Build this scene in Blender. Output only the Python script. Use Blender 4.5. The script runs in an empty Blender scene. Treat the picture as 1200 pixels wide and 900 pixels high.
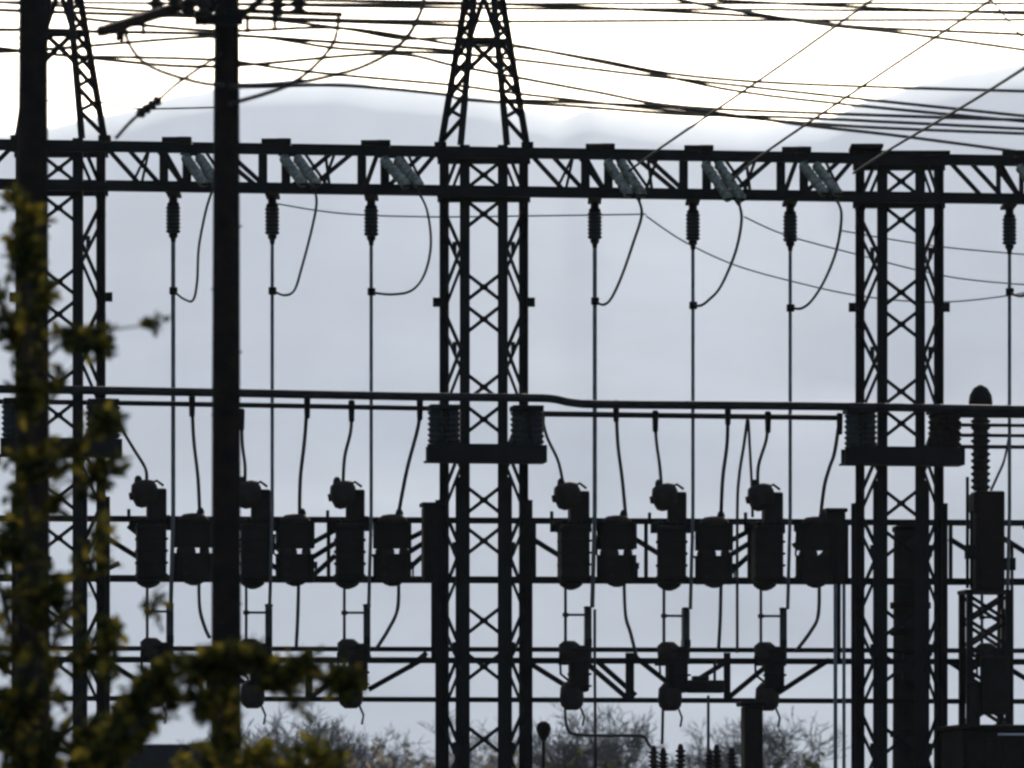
import bpy, bmesh, math, random
from mathutils import Vector, Matrix, Quaternion
random.seed(7)
sc = bpy.context.scene
col = sc.collection
F = 7143.0            # focal length in photo pixels (photo 1200 wide)
HZ = 1000.0           # photo row of the eye-level horizon (below the frame)
EYE = 1.6
S = 0.014             # metres per photo pixel at the gantry
YAW = math.radians(7.8)
V = Vector

def P(px, py, Y):
    return V(((px - 600) / F * Y, Y, EYE + (HZ - py) / F * Y))
O = V(((567 - 600) / F * 100, 100, 0))
U = V((math.cos(YAW), math.sin(YAW), 0)); N = V((-math.sin(YAW), math.cos(YAW), 0))
def G(px, py, v=0.0):
    """point on the gantry's own vertical plane, shifted v metres behind it"""
    k = (px - 600) / F
    Y = (N.x * O.x + N.y * O.y + v) / (N.x * k + N.y)
    return P(px, py, Y)
def L(dx, dy, v=0.0):
    return V((dx * S, v, -dy * S))

# ------------------------------------------------------------------ materials
def mat(name, c1, c2=None, rough=0.7, metal=0.0, scale=6.0, bump=0.0, spec=0.3, detail=5):
    m = bpy.data.materials.new(name); m.use_nodes = True
    nt = m.node_tree; b = nt.nodes['Principled BSDF']
    b.inputs['Roughness'].default_value = rough
    b.inputs['Metallic'].default_value = metal
    b.inputs['Specular IOR Level'].default_value = spec * 0.3
    c2 = c2 or tuple(x * 0.55 for x in c1)
    tc = nt.nodes.new('ShaderNodeTexCoord')
    no = nt.nodes.new('ShaderNodeTexNoise'); no.inputs['Scale'].default_value = scale; no.inputs['Detail'].default_value = detail
    rp = nt.nodes.new('ShaderNodeValToRGB')
    rp.color_ramp.elements[0].position = 0.35; rp.color_ramp.elements[1].position = 0.7
    rp.color_ramp.elements[0].color = (*c2, 1); rp.color_ramp.elements[1].color = (*c1, 1)
    nt.links.new(tc.outputs['Object'], no.inputs['Vector'])
    nt.links.new(no.outputs['Fac'], rp.inputs['Fac'])
    nt.links.new(rp.outputs['Color'], b.inputs['Base Color'])
    if bump:
        bp = nt.nodes.new('ShaderNodeBump'); bp.inputs['Strength'].default_value = bump; bp.inputs['Distance'].default_value = 0.02
        nt.links.new(no.outputs['Fac'], bp.inputs['Height']); nt.links.new(bp.outputs['Normal'], b.inputs['Normal'])
    return m

M = {}
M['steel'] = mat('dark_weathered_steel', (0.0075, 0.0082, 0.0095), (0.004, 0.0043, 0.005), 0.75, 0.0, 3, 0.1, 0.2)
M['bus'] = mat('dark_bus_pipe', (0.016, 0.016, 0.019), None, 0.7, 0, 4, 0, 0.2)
M['rod'] = mat('grey_aluminium_conductor', (0.10, 0.10, 0.105), (0.06, 0.06, 0.065), 0.6, 0.0, 4, 0, 0.3)
M['wire'] = mat('weathered_wire', (0.03, 0.029, 0.029), (0.015, 0.015, 0.015), 0.7, 0, 2, 0, 0.2)
M['palewire'] = mat('pale_aluminium_wire', (0.38, 0.39, 0.40), (0.30, 0.30, 0.31), 0.6, 0, 2, 0, 0.3)
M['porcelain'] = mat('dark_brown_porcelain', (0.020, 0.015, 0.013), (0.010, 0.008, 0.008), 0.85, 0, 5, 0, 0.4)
M['slate'] = mat('dark_slate_insulator', (0.016, 0.020, 0.023), None, 0.5, 0, 5, 0, 0.3)
M['glass'] = mat('greenish_insulator_glass', (0.20, 0.21, 0.18), (0.06, 0.065, 0.055), 0.35, 0, 9, 0, 0.4)
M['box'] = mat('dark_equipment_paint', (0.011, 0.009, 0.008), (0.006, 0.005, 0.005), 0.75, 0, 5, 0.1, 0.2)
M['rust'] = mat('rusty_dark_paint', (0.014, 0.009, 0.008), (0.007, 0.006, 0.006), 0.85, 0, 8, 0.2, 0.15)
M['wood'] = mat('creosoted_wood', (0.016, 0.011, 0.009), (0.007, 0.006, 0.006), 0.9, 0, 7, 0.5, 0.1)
M['bark'] = mat('dark_bark', (0.05, 0.038, 0.028), (0.02, 0.016, 0.012), 0.95, 0, 14, 0.6, 0.1)
M['twig'] = mat('bare_twig_bark', (0.075, 0.072, 0.075), (0.04, 0.039, 0.04), 0.95, 0, 3, 0, 0.1)
M['roof'] = mat('slate_roof', (0.008, 0.009, 0.014), None, 1.0, 0, 3, 0.2, 0.0)
M['render'] = mat('dark_boarding', (0.02, 0.02, 0.024), None, 0.9, 0, 2, 0.1, 0.2)
M['concrete'] = mat('dark_concrete', (0.022, 0.020, 0.017), (0.010, 0.009, 0.008), 0.95, 0, 3, 0.3, 0.1)
M['ground'] = mat('winter_grass_ground', (0.11, 0.10, 0.055), (0.05, 0.06, 0.03), 0.95, 0, 0.15, 0.3, 0.1, 9)
M['hill'] = mat('haze_pale_hillside', (0.40, 0.455, 0.49), (0.32, 0.365, 0.395), 0.95, 0, 0.0022, 0, 0.1, 9)  # distance haze put into the colour: paler and bluer than bare hillside

def leaf_mat(name, a, b_, c):
    m = bpy.data.materials.new(name); m.use_nodes = True
    nt = m.node_tree; nt.nodes.clear()
    out = nt.nodes.new('ShaderNodeOutputMaterial')
    geo = nt.nodes.new('ShaderNodeNewGeometry')
    rp = nt.nodes.new('ShaderNodeValToRGB')
    e = rp.color_ramp.elements
    e[0].position = 0.0; e[0].color = (*a, 1); e[1].position = 1.0; e[1].color = (*c, 1)
    k = e.new(0.6); k.color = (*b_, 1)
    d = nt.nodes.new('ShaderNodeBsdfDiffuse'); t = nt.nodes.new('ShaderNodeBsdfTranslucent')
    mx = nt.nodes.new('ShaderNodeMixShader'); mx.inputs[0].default_value = 0.4
    nt.links.new(geo.outputs['Random Per Island'], rp.inputs['Fac'])
    nt.links.new(rp.outputs['Color'], d.inputs['Color']); nt.links.new(rp.outputs['Color'], t.inputs['Color'])
    nt.links.new(d.outputs[0], mx.inputs[1]); nt.links.new(t.outputs[0], mx.inputs[2]); nt.links.new(mx.outputs[0], out.inputs['Surface'])
    return m
M['leaf'] = leaf_mat('olive_autumn_leaf', (0.010, 0.014, 0.006), (0.024, 0.026, 0.008), (0.14, 0.105, 0.012))
M['leafbright'] = leaf_mat('yellow_green_leaf', (0.016, 0.020, 0.008), (0.045, 0.045, 0.010), (0.17, 0.13, 0.014))
M['leafdark'] = leaf_mat('dark_evergreen_leaf', (0.018, 0.026, 0.014), (0.03, 0.038, 0.016), (0.07, 0.07, 0.02))
M['drygrass'] = leaf_mat('dry_straw', (0.10, 0.085, 0.065), (0.15, 0.125, 0.095), (0.22, 0.19, 0.15))

# ------------------------------------------------------------------ mesh helpers
def bar(bm, a, b, w, h=None, up=V((0, 0, 1))):
    h = h or w
    d = (b - a)
    if d.length < 1e-6: return
    d.normalize()
    s = d.cross(up)
    if s.length < 1e-3: s = d.cross(V((0, 1, 0)))
    s.normalize(); t = s.cross(d).normalized()
    vs = []
    for p in (a, b):
        for i, j in ((-1, -1), (1, -1), (1, 1), (-1, 1)):
            vs.append(bm.verts.new(p + s * (i * w / 2) + t * (j * h / 2)))
    for f in ((0, 1, 2, 3), (7, 6, 5, 4), (0, 4, 5, 1), (1, 5, 6, 2), (2, 6, 7, 3), (3, 7, 4, 0)):
        bm.faces.new([vs[i] for i in f])

def angle(bm, a, b, w, t, sx=1, sy=1):
    """steel angle section from a to b: two flanges meeting at the heel"""
    bar(bm, a + V((sx * w / 2, 0, 0)), b + V((sx * w / 2, 0, 0)), *((w, t) if abs((b - a).z) < 1e-6 else (w, t)), up=V((0, 1, 0)))
    bar(bm, a + V((0, sy * (w / 2 + t / 2 + 0.001), 0)), b + V((0, sy * (w / 2 + t / 2 + 0.001), 0)), t, w, up=V((0, 1, 0)))

def tube(bm, pts, r, seg=8, r1=None, cap=True):
    n = len(pts); rings = []
    ref = V((0.13, 0.31, 0.94))
    for i, p in enumerate(pts):
        d = (pts[min(i + 1, n - 1)] - pts[max(i - 1, 0)]).normalized()
        s = d.cross(ref)
        if s.length < 0.05: s = d.cross(V((1, 0, 0)))
        s.normalize(); t = s.cross(d)
        rr = r if r1 is None else r + (r1 - r) * i / max(1, n - 1)
        rings.append([bm.verts.new(p + (s * math.cos(q) + t * math.sin(q)) * rr) for q in [2 * math.pi * k / seg for k in range(seg)]])
    for a, b in zip(rings, rings[1:]):
        for k in range(seg):
            f = bm.faces.new((a[k], a[(k + 1) % seg], b[(k + 1) % seg], b[k])); f.smooth = True
    if cap:
        bm.faces.new(rings[0][::-1]); bm.faces.new(rings[-1])

def lathe(bm, prof, c, axis=V((0, 0, 1)), seg=14, smooth=True):
    """prof: list of (distance along the axis, radius) from point c"""
    axis = axis.normalized()
    s = axis.cross(V((0, 1, 0)))
    if s.length < 0.05: s = axis.cross(V((1, 0, 0)))
    s.normalize(); t = s.cross(axis)
    rings = []
    for h, r in prof:
        rings.append([bm.verts.new(c + axis * h + (s * math.cos(q) + t * math.sin(q)) * max(r, 1e-4)) for q in [2 * math.pi * k / seg for k in range(seg)]])
    for a, b in zip(rings, rings[1:]):
        for k in range(seg):
            f = bm.faces.new((a[k], a[(k + 1) % seg], b[(k + 1) % seg], b[k])); f.smooth = smooth
    bm.faces.new(rings[0][::-1]); bm.faces.new(rings[-1])

def box(bm, lo, hi, bev=0.0):
    lo, hi = V(lo), V(hi)
    r = bmesh.ops.create_cube(bm, size=1.0)
    c = (lo + hi) / 2; d = hi - lo
    for v in r['verts']:
        v.co = V((c.x + v.co.x * d.x, c.y + v.co.y * d.y, c.z + v.co.z * d.z))
    if bev:
        es = list({e for v in r['verts'] for e in v.link_edges})
        bmesh.ops.bevel(bm, geom=es, offset=bev, segments=2, affect='EDGES', profile=0.5)

def sheds(h, n, r0, r1):
    """profile of a ribbed insulator of height h with n sheds"""
    pr = [(0, r0)]
    st = h / n
    for i in range(n):
        z = i * st
        pr += [(z + st * .15, r0), (z + st * .45, r1), (z + st * .62, r1), (z + st * .85, r0)]
    return pr + [(h, r0)]

def obj(name, bm, m, parent=None, loc=None):
    me = bpy.data.meshes.new(name)
    bmesh.ops.recalc_face_normals(bm, faces=bm.faces)
    bm.to_mesh(me); bm.free()
    me.materials.append(M[m] if isinstance(m, str) else m)
    o = bpy.data.objects.new(name, me); col.objects.link(o)
    if parent is not None: o.parent = parent
    if loc is not None: o.location = loc
    return o
def tag(o, label, cat, group=None, kind=None):
    o['label'] = label; o['category'] = cat
    if group: o['group'] = group
    if kind: o['kind'] = kind
    return o
def thing(name, label, cat, loc=(0, 0, 0), rz=0.0, group=None):
    o = bpy.data.objects.new(name, None); col.objects.link(o)
    o.location = loc; o.rotation_euler = (0, 0, rz); o.empty_display_size = 0.3
    return tag(o, label, cat, group)
def kids(o): return [c for c in bpy.data.objects if c.parent == o]
def dup(o, loc, rz, label=None, parent=None):
    c = o.copy(); col.objects.link(c); c.parent = parent
    if parent is None:
        c.location = loc; c.rotation_euler = (0, 0, rz)
    if label: c['label'] = label
    for k in kids(o): dup(k, None, None, None, c)
    return c
def NB(): return bmesh.new()
def catenary(a, b, sag, n=24):
    return [a.lerp(b, i / n) - V((0, 0, sag * 4 * (i / n) * (1 - i / n))) for i in range(n + 1)]
def smooth_path(pts, n=8):
    out = []
    for i in range(len(pts) - 1):
        p0 = pts[max(i - 1, 0)]; p1 = pts[i]; p2 = pts[i + 1]; p3 = pts[min(i + 2, len(pts) - 1)]
        for k in range(n):
            t = k / n
            out.append(0.5 * ((2 * p1) + (p2 - p0) * t + (2 * p0 - 5 * p1 + 4 * p2 - p3) * t * t + (3 * p1 - p0 - 3 * p2 + p3) * t ** 3))
    return out + [pts[-1]]
def structure(name, bm, m):
    o = obj(name, bm, m); o['kind'] = 'structure'; return o
def cable(name, pts, r, m, label, cat='wire', group=None, seg=6):
    """one wire as a thing of its own, its origin at its first point"""
    b = NB(); o0 = pts[0].copy()
    tube(b, [p - o0 for p in pts], r, seg)
    return tag(obj(name, b, m, None, o0), label, cat, group)

# ------------------------------------------------------------------ the setting: ground, hills
b = NB()
nx, ny = 40, 60
rows = []
for j in range(ny + 1):
    y = -800 + (j / ny) ** 2.2 * 15300
    rows.append([b.verts.new(((i / nx - .5) * 9000, y, 0)) for i in range(nx + 1)])
for a_, b_ in zip(rows, rows[1:]):
    for i in range(nx): b.faces.new((a_[i], a_[i + 1], b_[i + 1], b_[i]))
structure('ground', b, 'ground')

HY = 13000.0
ridge = [(-700, 120), (-300, 165), (0, 158), (55, 150), (100, 139), (160, 128), (215, 110), (290, 97), (400, 93), (450, 103), (560, 112), (620, 130), (655, 139),
         (690, 128), (740, 138), (800, 146), (880, 150), (960, 140), (1020, 118), (1080, 97), (1130, 86), (1200, 74), (1400, 40), (1900, 90)]
def ridge_y(px):
    for (x0, y0), (x1, y1) in zip(ridge, ridge[1:]):
        if x0 <= px <= x1:
            t = (px - x0) / (x1 - x0); t = t * t * (3 - 2 * t) * .5 + t * .5
            return y0 + (y1 - y0) * t
    return 120
from mathutils import noise as mn
b = NB(); rows = []
nj = 26
for j in range(nj + 2):
    t = j / nj
    row = []
    for i in range(201):
        px = -700 + i * 13
        x = (px - 600) / F * HY
        top = EYE + (HZ - ridge_y(px)) / F * HY
        if j <= nj:
            y = 8600 + (HY - 8600) * t
            z = -2 + (top + 2) * (t ** 1.15)
            z += 35 * mn.fractal(V((x / 900, y / 900, 0)), 1.0, 2.0, 5) * math.sin(math.pi * t) * 1.0
            z += 5 * mn.fractal(V((x / 90, 7, 0)), 1.0, 2.0, 3) * (1 if j == nj else 0)
        else:
            y = HY + 900; z = -2
        row.append(b.verts.new((x, y, z)))
    rows.append(row)
for a_, b_ in zip(rows, rows[1:]):
    for i in range(200):
        f = b.faces.new((a_[i], a_[i + 1], b_[i + 1], b_[i])); f.smooth = True
structure('hills', b, 'hill')

# air: one even haze box holding camera, ground and hills
b = NB(); box(b, (-4700, -900, -3), (4700, 14700, 2300))
hz = obj('haze', b, 'steel'); hz['kind'] = 'stuff'
hm = bpy.data.materials.new('valley_haze'); hm.use_nodes = True
nt = hm.node_tree; nt.nodes.clear()
out = nt.nodes.new('ShaderNodeOutputMaterial'); pv = nt.nodes.new('ShaderNodeVolumePrincipled')
pv.inputs['Color'].default_value = (0.90, 0.945, 1.0, 1); pv.inputs['Density'].default_value = HAZE = 0.32e-4
pv.inputs['Anisotropy'].default_value = 0.3
nt.links.new(pv.outputs[0], out.inputs['Volume'])
hz.data.materials.clear(); hz.data.materials.append(hm)

# ------------------------------------------------------------------ lattice towers
def zt(py): return EYE + (HZ - py) * S       # height on the middle tower
OX, IX = 0.715, 0.378                          # outer / inner leg offsets
FV, RV = -0.28, 0.28                           # front (inner) pair, rear (outer) pair
TOPZ = zt(172)
def make_tower(peak, label):
    t = thing('lattice_tower', label, 'lattice tower', (0, 0, 0), 0, 'lattice towers carrying the gantry')
    for sx in (-1, 1):
        b = NB(); angle(b, V((sx * IX, FV, 0)), V((sx * IX, FV, TOPZ)), 0.15, 0.03, -sx, 1)
        bar(b, V((sx * IX, FV + .06, 0)), V((sx * IX, FV + .06, zt(560))), 0.17, 0.09, up=V((0, 1, 0)))
        bar(b, V((sx * IX, FV, -.1)), V((sx * IX, FV, .05)), .4, .4, up=V((0, 1, 0)))
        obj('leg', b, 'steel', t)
        b = NB(); angle(b, V((sx * OX, RV, 0)), V((sx * OX, RV, TOPZ)), 0.14, 0.03, -sx, -1)
        bar(b, V((sx * OX, RV - .05, 0)), V((sx * OX, RV - .05, zt(585))), 0.17, 0.08, up=V((0, 1, 0)))
        bar(b, V((sx * OX, RV, -.1)), V((sx * OX, RV, .05)), .4, .4, up=V((0, 1, 0)))
        obj('leg', b, 'steel', t)
    # crossed lacing of the front face
    for k, yc in enumerate((207, 253, 338, 376, 455, 493, 587, 635, 728, 782, 867, 915, 1000, 1050)):
        b = NB(); h = 21 * S
        z = zt(yc)
        vv = FV - .012 if k % 2 else FV + .05
        bar(b, V((-IX, vv - .016, z - h)), V((IX, vv - .016, z + h)), .06, .012, up=V((0, 1, 0)))
        bar(b, V((-IX, vv + .016, z + h)), V((IX, vv + .016, z - h)), .06, .012, up=V((0, 1, 0)))
        bar(b, V((-.07, vv, z)), V((.07, vv, z)), .1, .015, up=V((0, 1, 0)))
        obj('cross_brace', b, 'steel', t)
    # zigzag lacing of the two flanks and the back
    for sx in (-1, 1):
        b = NB()
        for off, w, seq in ((0, .075, 1), (22, .06, -1)):
            y = 235 + off - 58.5 * 1
            k = 0
            while y < 1110:
                y2 = y + 58.5
                inn = (k % 2 == 0)
                a_ = V((sx * (IX if inn else OX), FV if inn else RV, min(zt(y), TOPZ)))
                c_ = V((sx * (OX if inn else IX), RV if inn else FV, zt(y2)))
                if zt(y2) > 0.05: bar(b, a_, c_, w, .02, up=V((sx, -.6, 0)))
                y = y2; k += 1
        for y in (352,):
            bar(b, V((sx * (OX + .05), RV - .02, zt(y - 5))), V((sx * (OX + .05), RV - .02, zt(y + 6))), .15, .02, up=V((0, 1, 0)))
        for y in range(235, 1000, 117):
            bar(b, V((sx * (OX - .09), RV - .05, zt(y - 6))), V((sx * (OX - .09), RV - .05, zt(y + 8))), .08, .012, up=V((0, 1, 0)))
            bar(b, V((sx * (IX + .10), FV + .03, zt(y + 50))), V((sx * (IX + .10), FV + .03, zt(y + 64))), .07, .012, up=V((0, 1, 0)))
        obj('side_bracing', b, 'steel', t)
    b = NB()
    for y in (236, 420, 640, 850):
        bar(b, V((-OX, RV, zt(y))), V((OX, RV, zt(y))), .05, .05)
    b2 = NB()
    for y in (230, 185):
        bar(b2, V((-OX - .05, RV + .05, zt(y))), V((OX + .05, RV + .05, zt(y))), .14, .12)
        bar(b2, V((-OX - .05, FV - .06, zt(y))), V((OX + .05, FV - .06, zt(y))), .12, .1)
    obj('head_frame', b2, 'steel', t)
    b.free()
    if peak:
        APZ = zt(-112)
        b = NB()
        pts = {}
        for sx in (-1, 1):
            for nm, x0, v0, w in (('i', IX, FV, .11), ('o', OX, RV, .11)):
                a_ = V((sx * x0, v0, TOPZ)); c_ = V((sx * x0 * .06, v0 * .15, APZ))
                pts[(nm, sx)] = (a_, c_)
                bar(b, a_, c_, w, .1, up=V((0, 1, 0)))
        bar(b, V((0, 0, APZ - .2)), V((0, 0, APZ + .25)), .12, .12)
        obj('peak_leg', b, 'steel', t)
        def at(nm, sx, y):
            a_, c_ = pts[(nm, sx)]
            return a_.lerp(c_, (zt(y) - a_.z) / (c_.z - a_.z))
        b = NB()
        for y in (47, -30):
            bar(b, at('o', -1, y), at('o', 1, y), .07, .1); bar(b, at('i', -1, y), at('i', 1, y), .07, .05)
        for y0, y1 in ((50, 84), (-30, 46), (-80, -32)):
            bar(b, at('i', -1, y0), at('i', 1, y1), .08, .02, up=V((0, 1, 0))); bar(b, at('i', 1, y0) + V((0, .03, 0)), at('i', -1, y1) + V((0, .03, 0)), .08, .02, up=V((0, 1, 0)))
        for sx in (-1, 1):
            for y0, y1 in ((164, 140), (136, 112), (112, 88), (90, 70), (68, 46), (44, 24), (20, -5)):
                bar(b, at('o', sx, y0), at('i', sx, y1), .075, .02, up=V((0, 1, 0))); bar(b, at('i', sx, y1), at('o', sx, y1 - 15), .06, .02, up=V((0, 1, 0)))
        obj('peak_bracing', b, 'steel', t)
        b = NB()
        for sx in (-1, 1):
            b = NB(); box(b, (sx * OX - .1, RV - .15, TOPZ + .002), (sx * OX + .1, RV + .1, TOPZ + .1), .01); obj('cap_plate', b, 'steel', t)
    else:
        b = NB()
        box(b, (-OX - .12, RV - .2, TOPZ + .002), (OX + .12, RV + .12, TOPZ + .06), .01)
        box(b, (-OX - .12, FV - .1, TOPZ + .062), (-.3, RV + .1, TOPZ + .12), .01)
        obj('cap_plate', b, 'steel', t)
    return t
tA = make_tower(True, 'peaked steel lattice tower in the middle of the view')
tA.location = G(567, 1000, 0); tA.location.z = 0
p = G(70, 1000, 0); p.z = 0
tB = dup(tA, p, 0, 'peaked steel lattice tower half hidden behind the leafy pole')
tC = make_tower(False, 'flat-topped steel lattice tower without a peak')
tC.location = G(1055, 1000, 0); tC.location.z = 0

# ------------------------------------------------------------------ gantry beam carried by the towers
gb = thing('gantry_beam', 'long horizontal lattice beam across the heads of the towers', 'gantry beam', (O.x, O.y, 0), 0)
o0 = gb.location.copy()
def GL(px, py, v): return G(px, py, v) - V((O.x, O.y, 0))
FB, RB = -0.48, 0.48
zT = {}
def beam_y(px, top): return (180 if top else 225.5) + (px - 567) * (19 / 1200 if top else 17.5 / 1200)
X0, X1 = -60, 1260
for v in (FB, RB):
    for top in (True, False):
        b = NB()
        bar(b, GL(X0, beam_y(X0, top) - (3 if v == RB else 0), v), GL(X1, beam_y(X1, top) - (3 if v == RB else 0), v), .13, .13)
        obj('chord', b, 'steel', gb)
webs = []
def bayweb(x0, x1, ph):
    """lattice members of one bay: (x, x, going down?) in the front and rear plane"""
    b = NB()
    def mem(xa, ta, xb, tb, v, w=.075):
        bar(b, GL(xa, beam_y(xa, ta), v), GL(xb, beam_y(xb, tb), v), w, .02, up=N)
    p1, p2, p3 = ph
    for v, s in ((FB, 0), (RB, 24)):
        mem(x0 + s, True, x0 + 42 + s, False, v)
        mem(p1 - 12 - s * 0.3, True, p1 + 14, False, v)
        mem(p1 + 46 + s * .6, True, p2 - 14 + s * .4, False, v)
        mem(p2 + 42 - s, False, p3 - 20 - s, True, v)
        mem(p3 - 8, False, p3 + 8, True, v)
        mem(x1 - 38 - s, False, x1 - s * .6, True, v)
        for q in (p1, p2):
            mem(q + 24 + s * .5, True, q + 44 + s, False, v, .05); mem(q + 74 - s * .5, True, q + 58 + s * .4, False, v, .05)
        mem(x0 + 28 + s * .5, False, x0 + 50, True, v, .045); mem(x1 - 12, False, x1 - 34 - s * .4, True, v, .045)
    for p_ in ph:
        for dx, v in ((-13, FB), (14, FB), (-9, RB), (18, RB)):
            mem(p_ + dx, True, p_ + dx, False, v, .09)
    for k in range(9):
        xa = x0 + (x1 - x0) * k / 9; xb = x0 + (x1 - x0) * (k + 1) / 9
        for top in (True, False):
            y0, y1 = (FB, RB) if k % 2 else (RB, FB)
            bar(b, GL(xa, beam_y(xa, top), y0), GL(xb, beam_y(xb, top), y1), .05, .02)
    return b
bays = {'a': (125, 511, (203, 319, 435)), 'b': (622, 1000, (697, 812, 926)), 'c': (1112, 1490, (1183, 1300, 1420)), 'z': (-370, 15, (-300, -180, -60))}
for k in 'abc':
    x0, x1, ph = bays[k]
    if k == 'c':
        b = NB()
        for v, s in ((FB, 0), (RB, 24)):
            for xa, ta, xb, tb in ((1112 + s, True, 1154 + s, False), (1171 - s * .3, True, 1197, False), (1229, True, 1258, False)):
                bar(b, GL(xa, beam_y(xa, ta), v), GL(xb, beam_y(xb, tb), v), .075, .02, up=N)
            for x in (1170, 1197): bar(b, GL(x, beam_y(x, True), v), GL(x, beam_y(x, False), v), .08, .02, up=N)
    else: b = bayweb(x0, x1, ph)
    obj('web', b, 'steel', gb)
b = NB()
for xa, ta, xb, tb in ((-40, True, 0, False), (15, True, -30, False)):
    for v in (FB, RB): bar(b, GL(xa, beam_y(xa, ta), v), GL(xb, beam_y(xb, tb), v), .075, .02, up=N)
obj('web', b, 'steel', gb)
phases = [203, 319, 435, 697, 812, 926, 1183]
for x in phases:
    b = NB()
    a_ = GL(x + 6, beam_y(x, True) - 6.8, 0)
    bar(b, a_ + V((-.24, -.45, 0)), a_ + V((.24, -.45, 0)), .16, .075)
    bar(b, a_ + V((.12, -.56, .003)), a_ + V((.12, .56, .003)), .2, .07)
    obj('cap_plate', b, 'steel', gb)
    b = NB()
    q = GL(x, beam_y(x, False) + 4.5, 0)
    bar(b, q + V((0, -.56, -.02)), q + V((0, .56, -.02)), .22, .05)
    bar(b, q + V((-.25, -.5, 0)), q + V((.3, -.5, 0)), .05, .06)
    obj('hanger_bracket', b, 'steel', gb)

# ------------------------------------------------------------------ hanging insulators, conductors, tension strings, jumpers
WH = ['just right of the left tower', 'just right of the thick crossarm pole', 'just left of the middle peaked tower',
      'just right of the middle peaked tower', 'midway between the middle and right towers', 'just left of the flat-topped right tower',
      'right of the flat-topped right tower']
def make_hang():
    t = thing('hanging_insulator', '', 'insulator', (0, 0, 0), YAW, 'insulators hanging under the gantry beam')
    b = NB(); lathe(b, [(0, .07), (-.10, .07), (-.13, .10), (-.17, .10)], V((0, 0, 0))); obj('cap', b, 'steel', t)
    b = NB(); lathe(b, [(-z, r) for z, r in sheds(.44, 7, .104, .122)], V((0, 0, -.17))); obj('insulator_body', b, 'slate', t)
    b = NB(); lathe(b, [(0, .07), (-.05, .075), (-.09, .045), (-.16, .035)], V((0, 0, -.612))); obj('clamp', b, 'steel', t)
    return t
h0 = make_hang()
for i, x in enumerate(phases):
    loc = G(x, beam_y(x, False) + 9, 0)
    lab = 'dark ribbed insulator under the gantry beam, ' + WH[i]
    if i == 0: h0.location = loc; h0['label'] = lab; o = h0
    else: o = dup(h0, loc, YAW, lab)
ends = [716, 714, 714, 712, 714, 714, 720]
for i, x in enumerate(phases):
    top = G(x, beam_y(x, False) + 9, 0) - V((0, 0, .74))
    bot = G(x - 3 if i != 3 else x - 3, ends[i], .05)
    mid = G(x, 600, 0)
    t = thing('down_conductor', 'straight grey conductor dropping from the hanging insulator ' + WH[i], 'conductor', top, 0, 'vertical conductors dropping from the gantry')
    b = NB(); tube(b, [V((0, 0, 0)), mid - top, bot - top], .038 if i in (0, 3) else .031, 8); obj('conductor_rod', b, 'rod', t)
    jy = (341, 341, 342, 353, 358, 361, 342)[i]
    b = NB(); c = G(x, jy, 0) - top
    box(b, c + V((-.06, -.07, -.06)), c + V((.07, .05, .06)), .012); obj('clamp', b, 'steel', t)
# tension strings: from the beam towards the camera
strs = [((223, 181), (249, 218)), ((338, 182), (365, 218)), ((455, 184), (486, 220)), ((717, 186), (747, 231)), ((831, 188), (864, 236)), ((946, 190), (976, 229)), ((1200, 192), (1232, 238))]
def make_string(a, e):
    """two glass disc strings side by side between two yokes"""
    t = thing('tension_string', '', 'insulator string', a, 0, 'glass insulator strings on the beam')
    d = e - a; ln = d.length; ax = d.normalized()
    sd = ax.cross(V((0, 0, 1))).normalized()
    b = NB(); bar(b, sd * -.16, sd * .16, .08, .03); bar(b, ax * -.12, ax * .02, .05, .05); obj('yoke', b, 'steel', t)
    for s in (-1, 1):
        b = NB(); st = (ln - .2) / 8; pr = [(0, .025)]
        for k in range(8): pr += [(k * st + st * .3, .025), (k * st + st * .42, .06), (k * st + st * .62, .086), (k * st + st * .7, .086), (k * st + st * .74, .03)]
        lathe(b, pr + [(ln - .2, .025)], sd * (s * .115) + ax * .1, ax, 14); obj('disc_string', b, 'glass', t)
    b = NB(); bar(b, sd * -.16 + ax * (ln - .08), sd * .16 + ax * (ln - .08), .08, .03); bar(b, ax * (ln - .1), ax * (ln + .12), .05, .05); obj('yoke', b, 'steel', t)
    return t
send = []
SW = ['left of the thick crossarm pole'] + WH[1:]
for i, (p0, p1) in enumerate(strs):
    a = G(*p0, FB - .08); e = G(*p1, FB - 1.5)
    t = make_string(a, e); t['label'] = 'slanting pale glass insulator string on the beam, ' + SW[i]
    send.append(e)
jump = [[(249, 222), (241, 248), (233, 290), (231, 330), (226, 352), (215, 350), (205, 342)],
        [(368, 220), (371, 238), (365, 270), (354, 312), (345, 340), (333, 346), (321, 341)],
        [(488, 222), (500, 245), (505, 285), (498, 320), (483, 340), (460, 345), (437, 343)],
        [(748, 233), (752, 252), (742, 285), (728, 325), (716, 350), (707, 357), (699, 354)],
        [(866, 238), (869, 258), (862, 295), (845, 335), (830, 352), (821, 358), (814, 358)],
        [(978, 231), (986, 250), (981, 290), (968, 325), (953, 350), (940, 361), (928, 361)],
        [(1232, 240), (1236, 262), (1228, 300), (1212, 335), (1200, 346), (1190, 346), (1185, 342)]]
for i, pts in enumerate(jump):
    n = len(pts)
    w = [G(x, y, (FB - 1.5) * (1 - k / (n - 1)) + -.03 * (k / (n - 1))) for k, (x, y) in enumerate(pts)]
    cable('jumper_wire', smooth_path(w, 6), .024 if i > 2 else .021, 'wire', 'drooping jumper wire clamped to the conductor ' + WH[i], 'jumper wire', 'jumper wires below the gantry beam')
    b = NB()
# bulkier dead-end clamps on the jumper tops are part of the strings' end yokes

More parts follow.
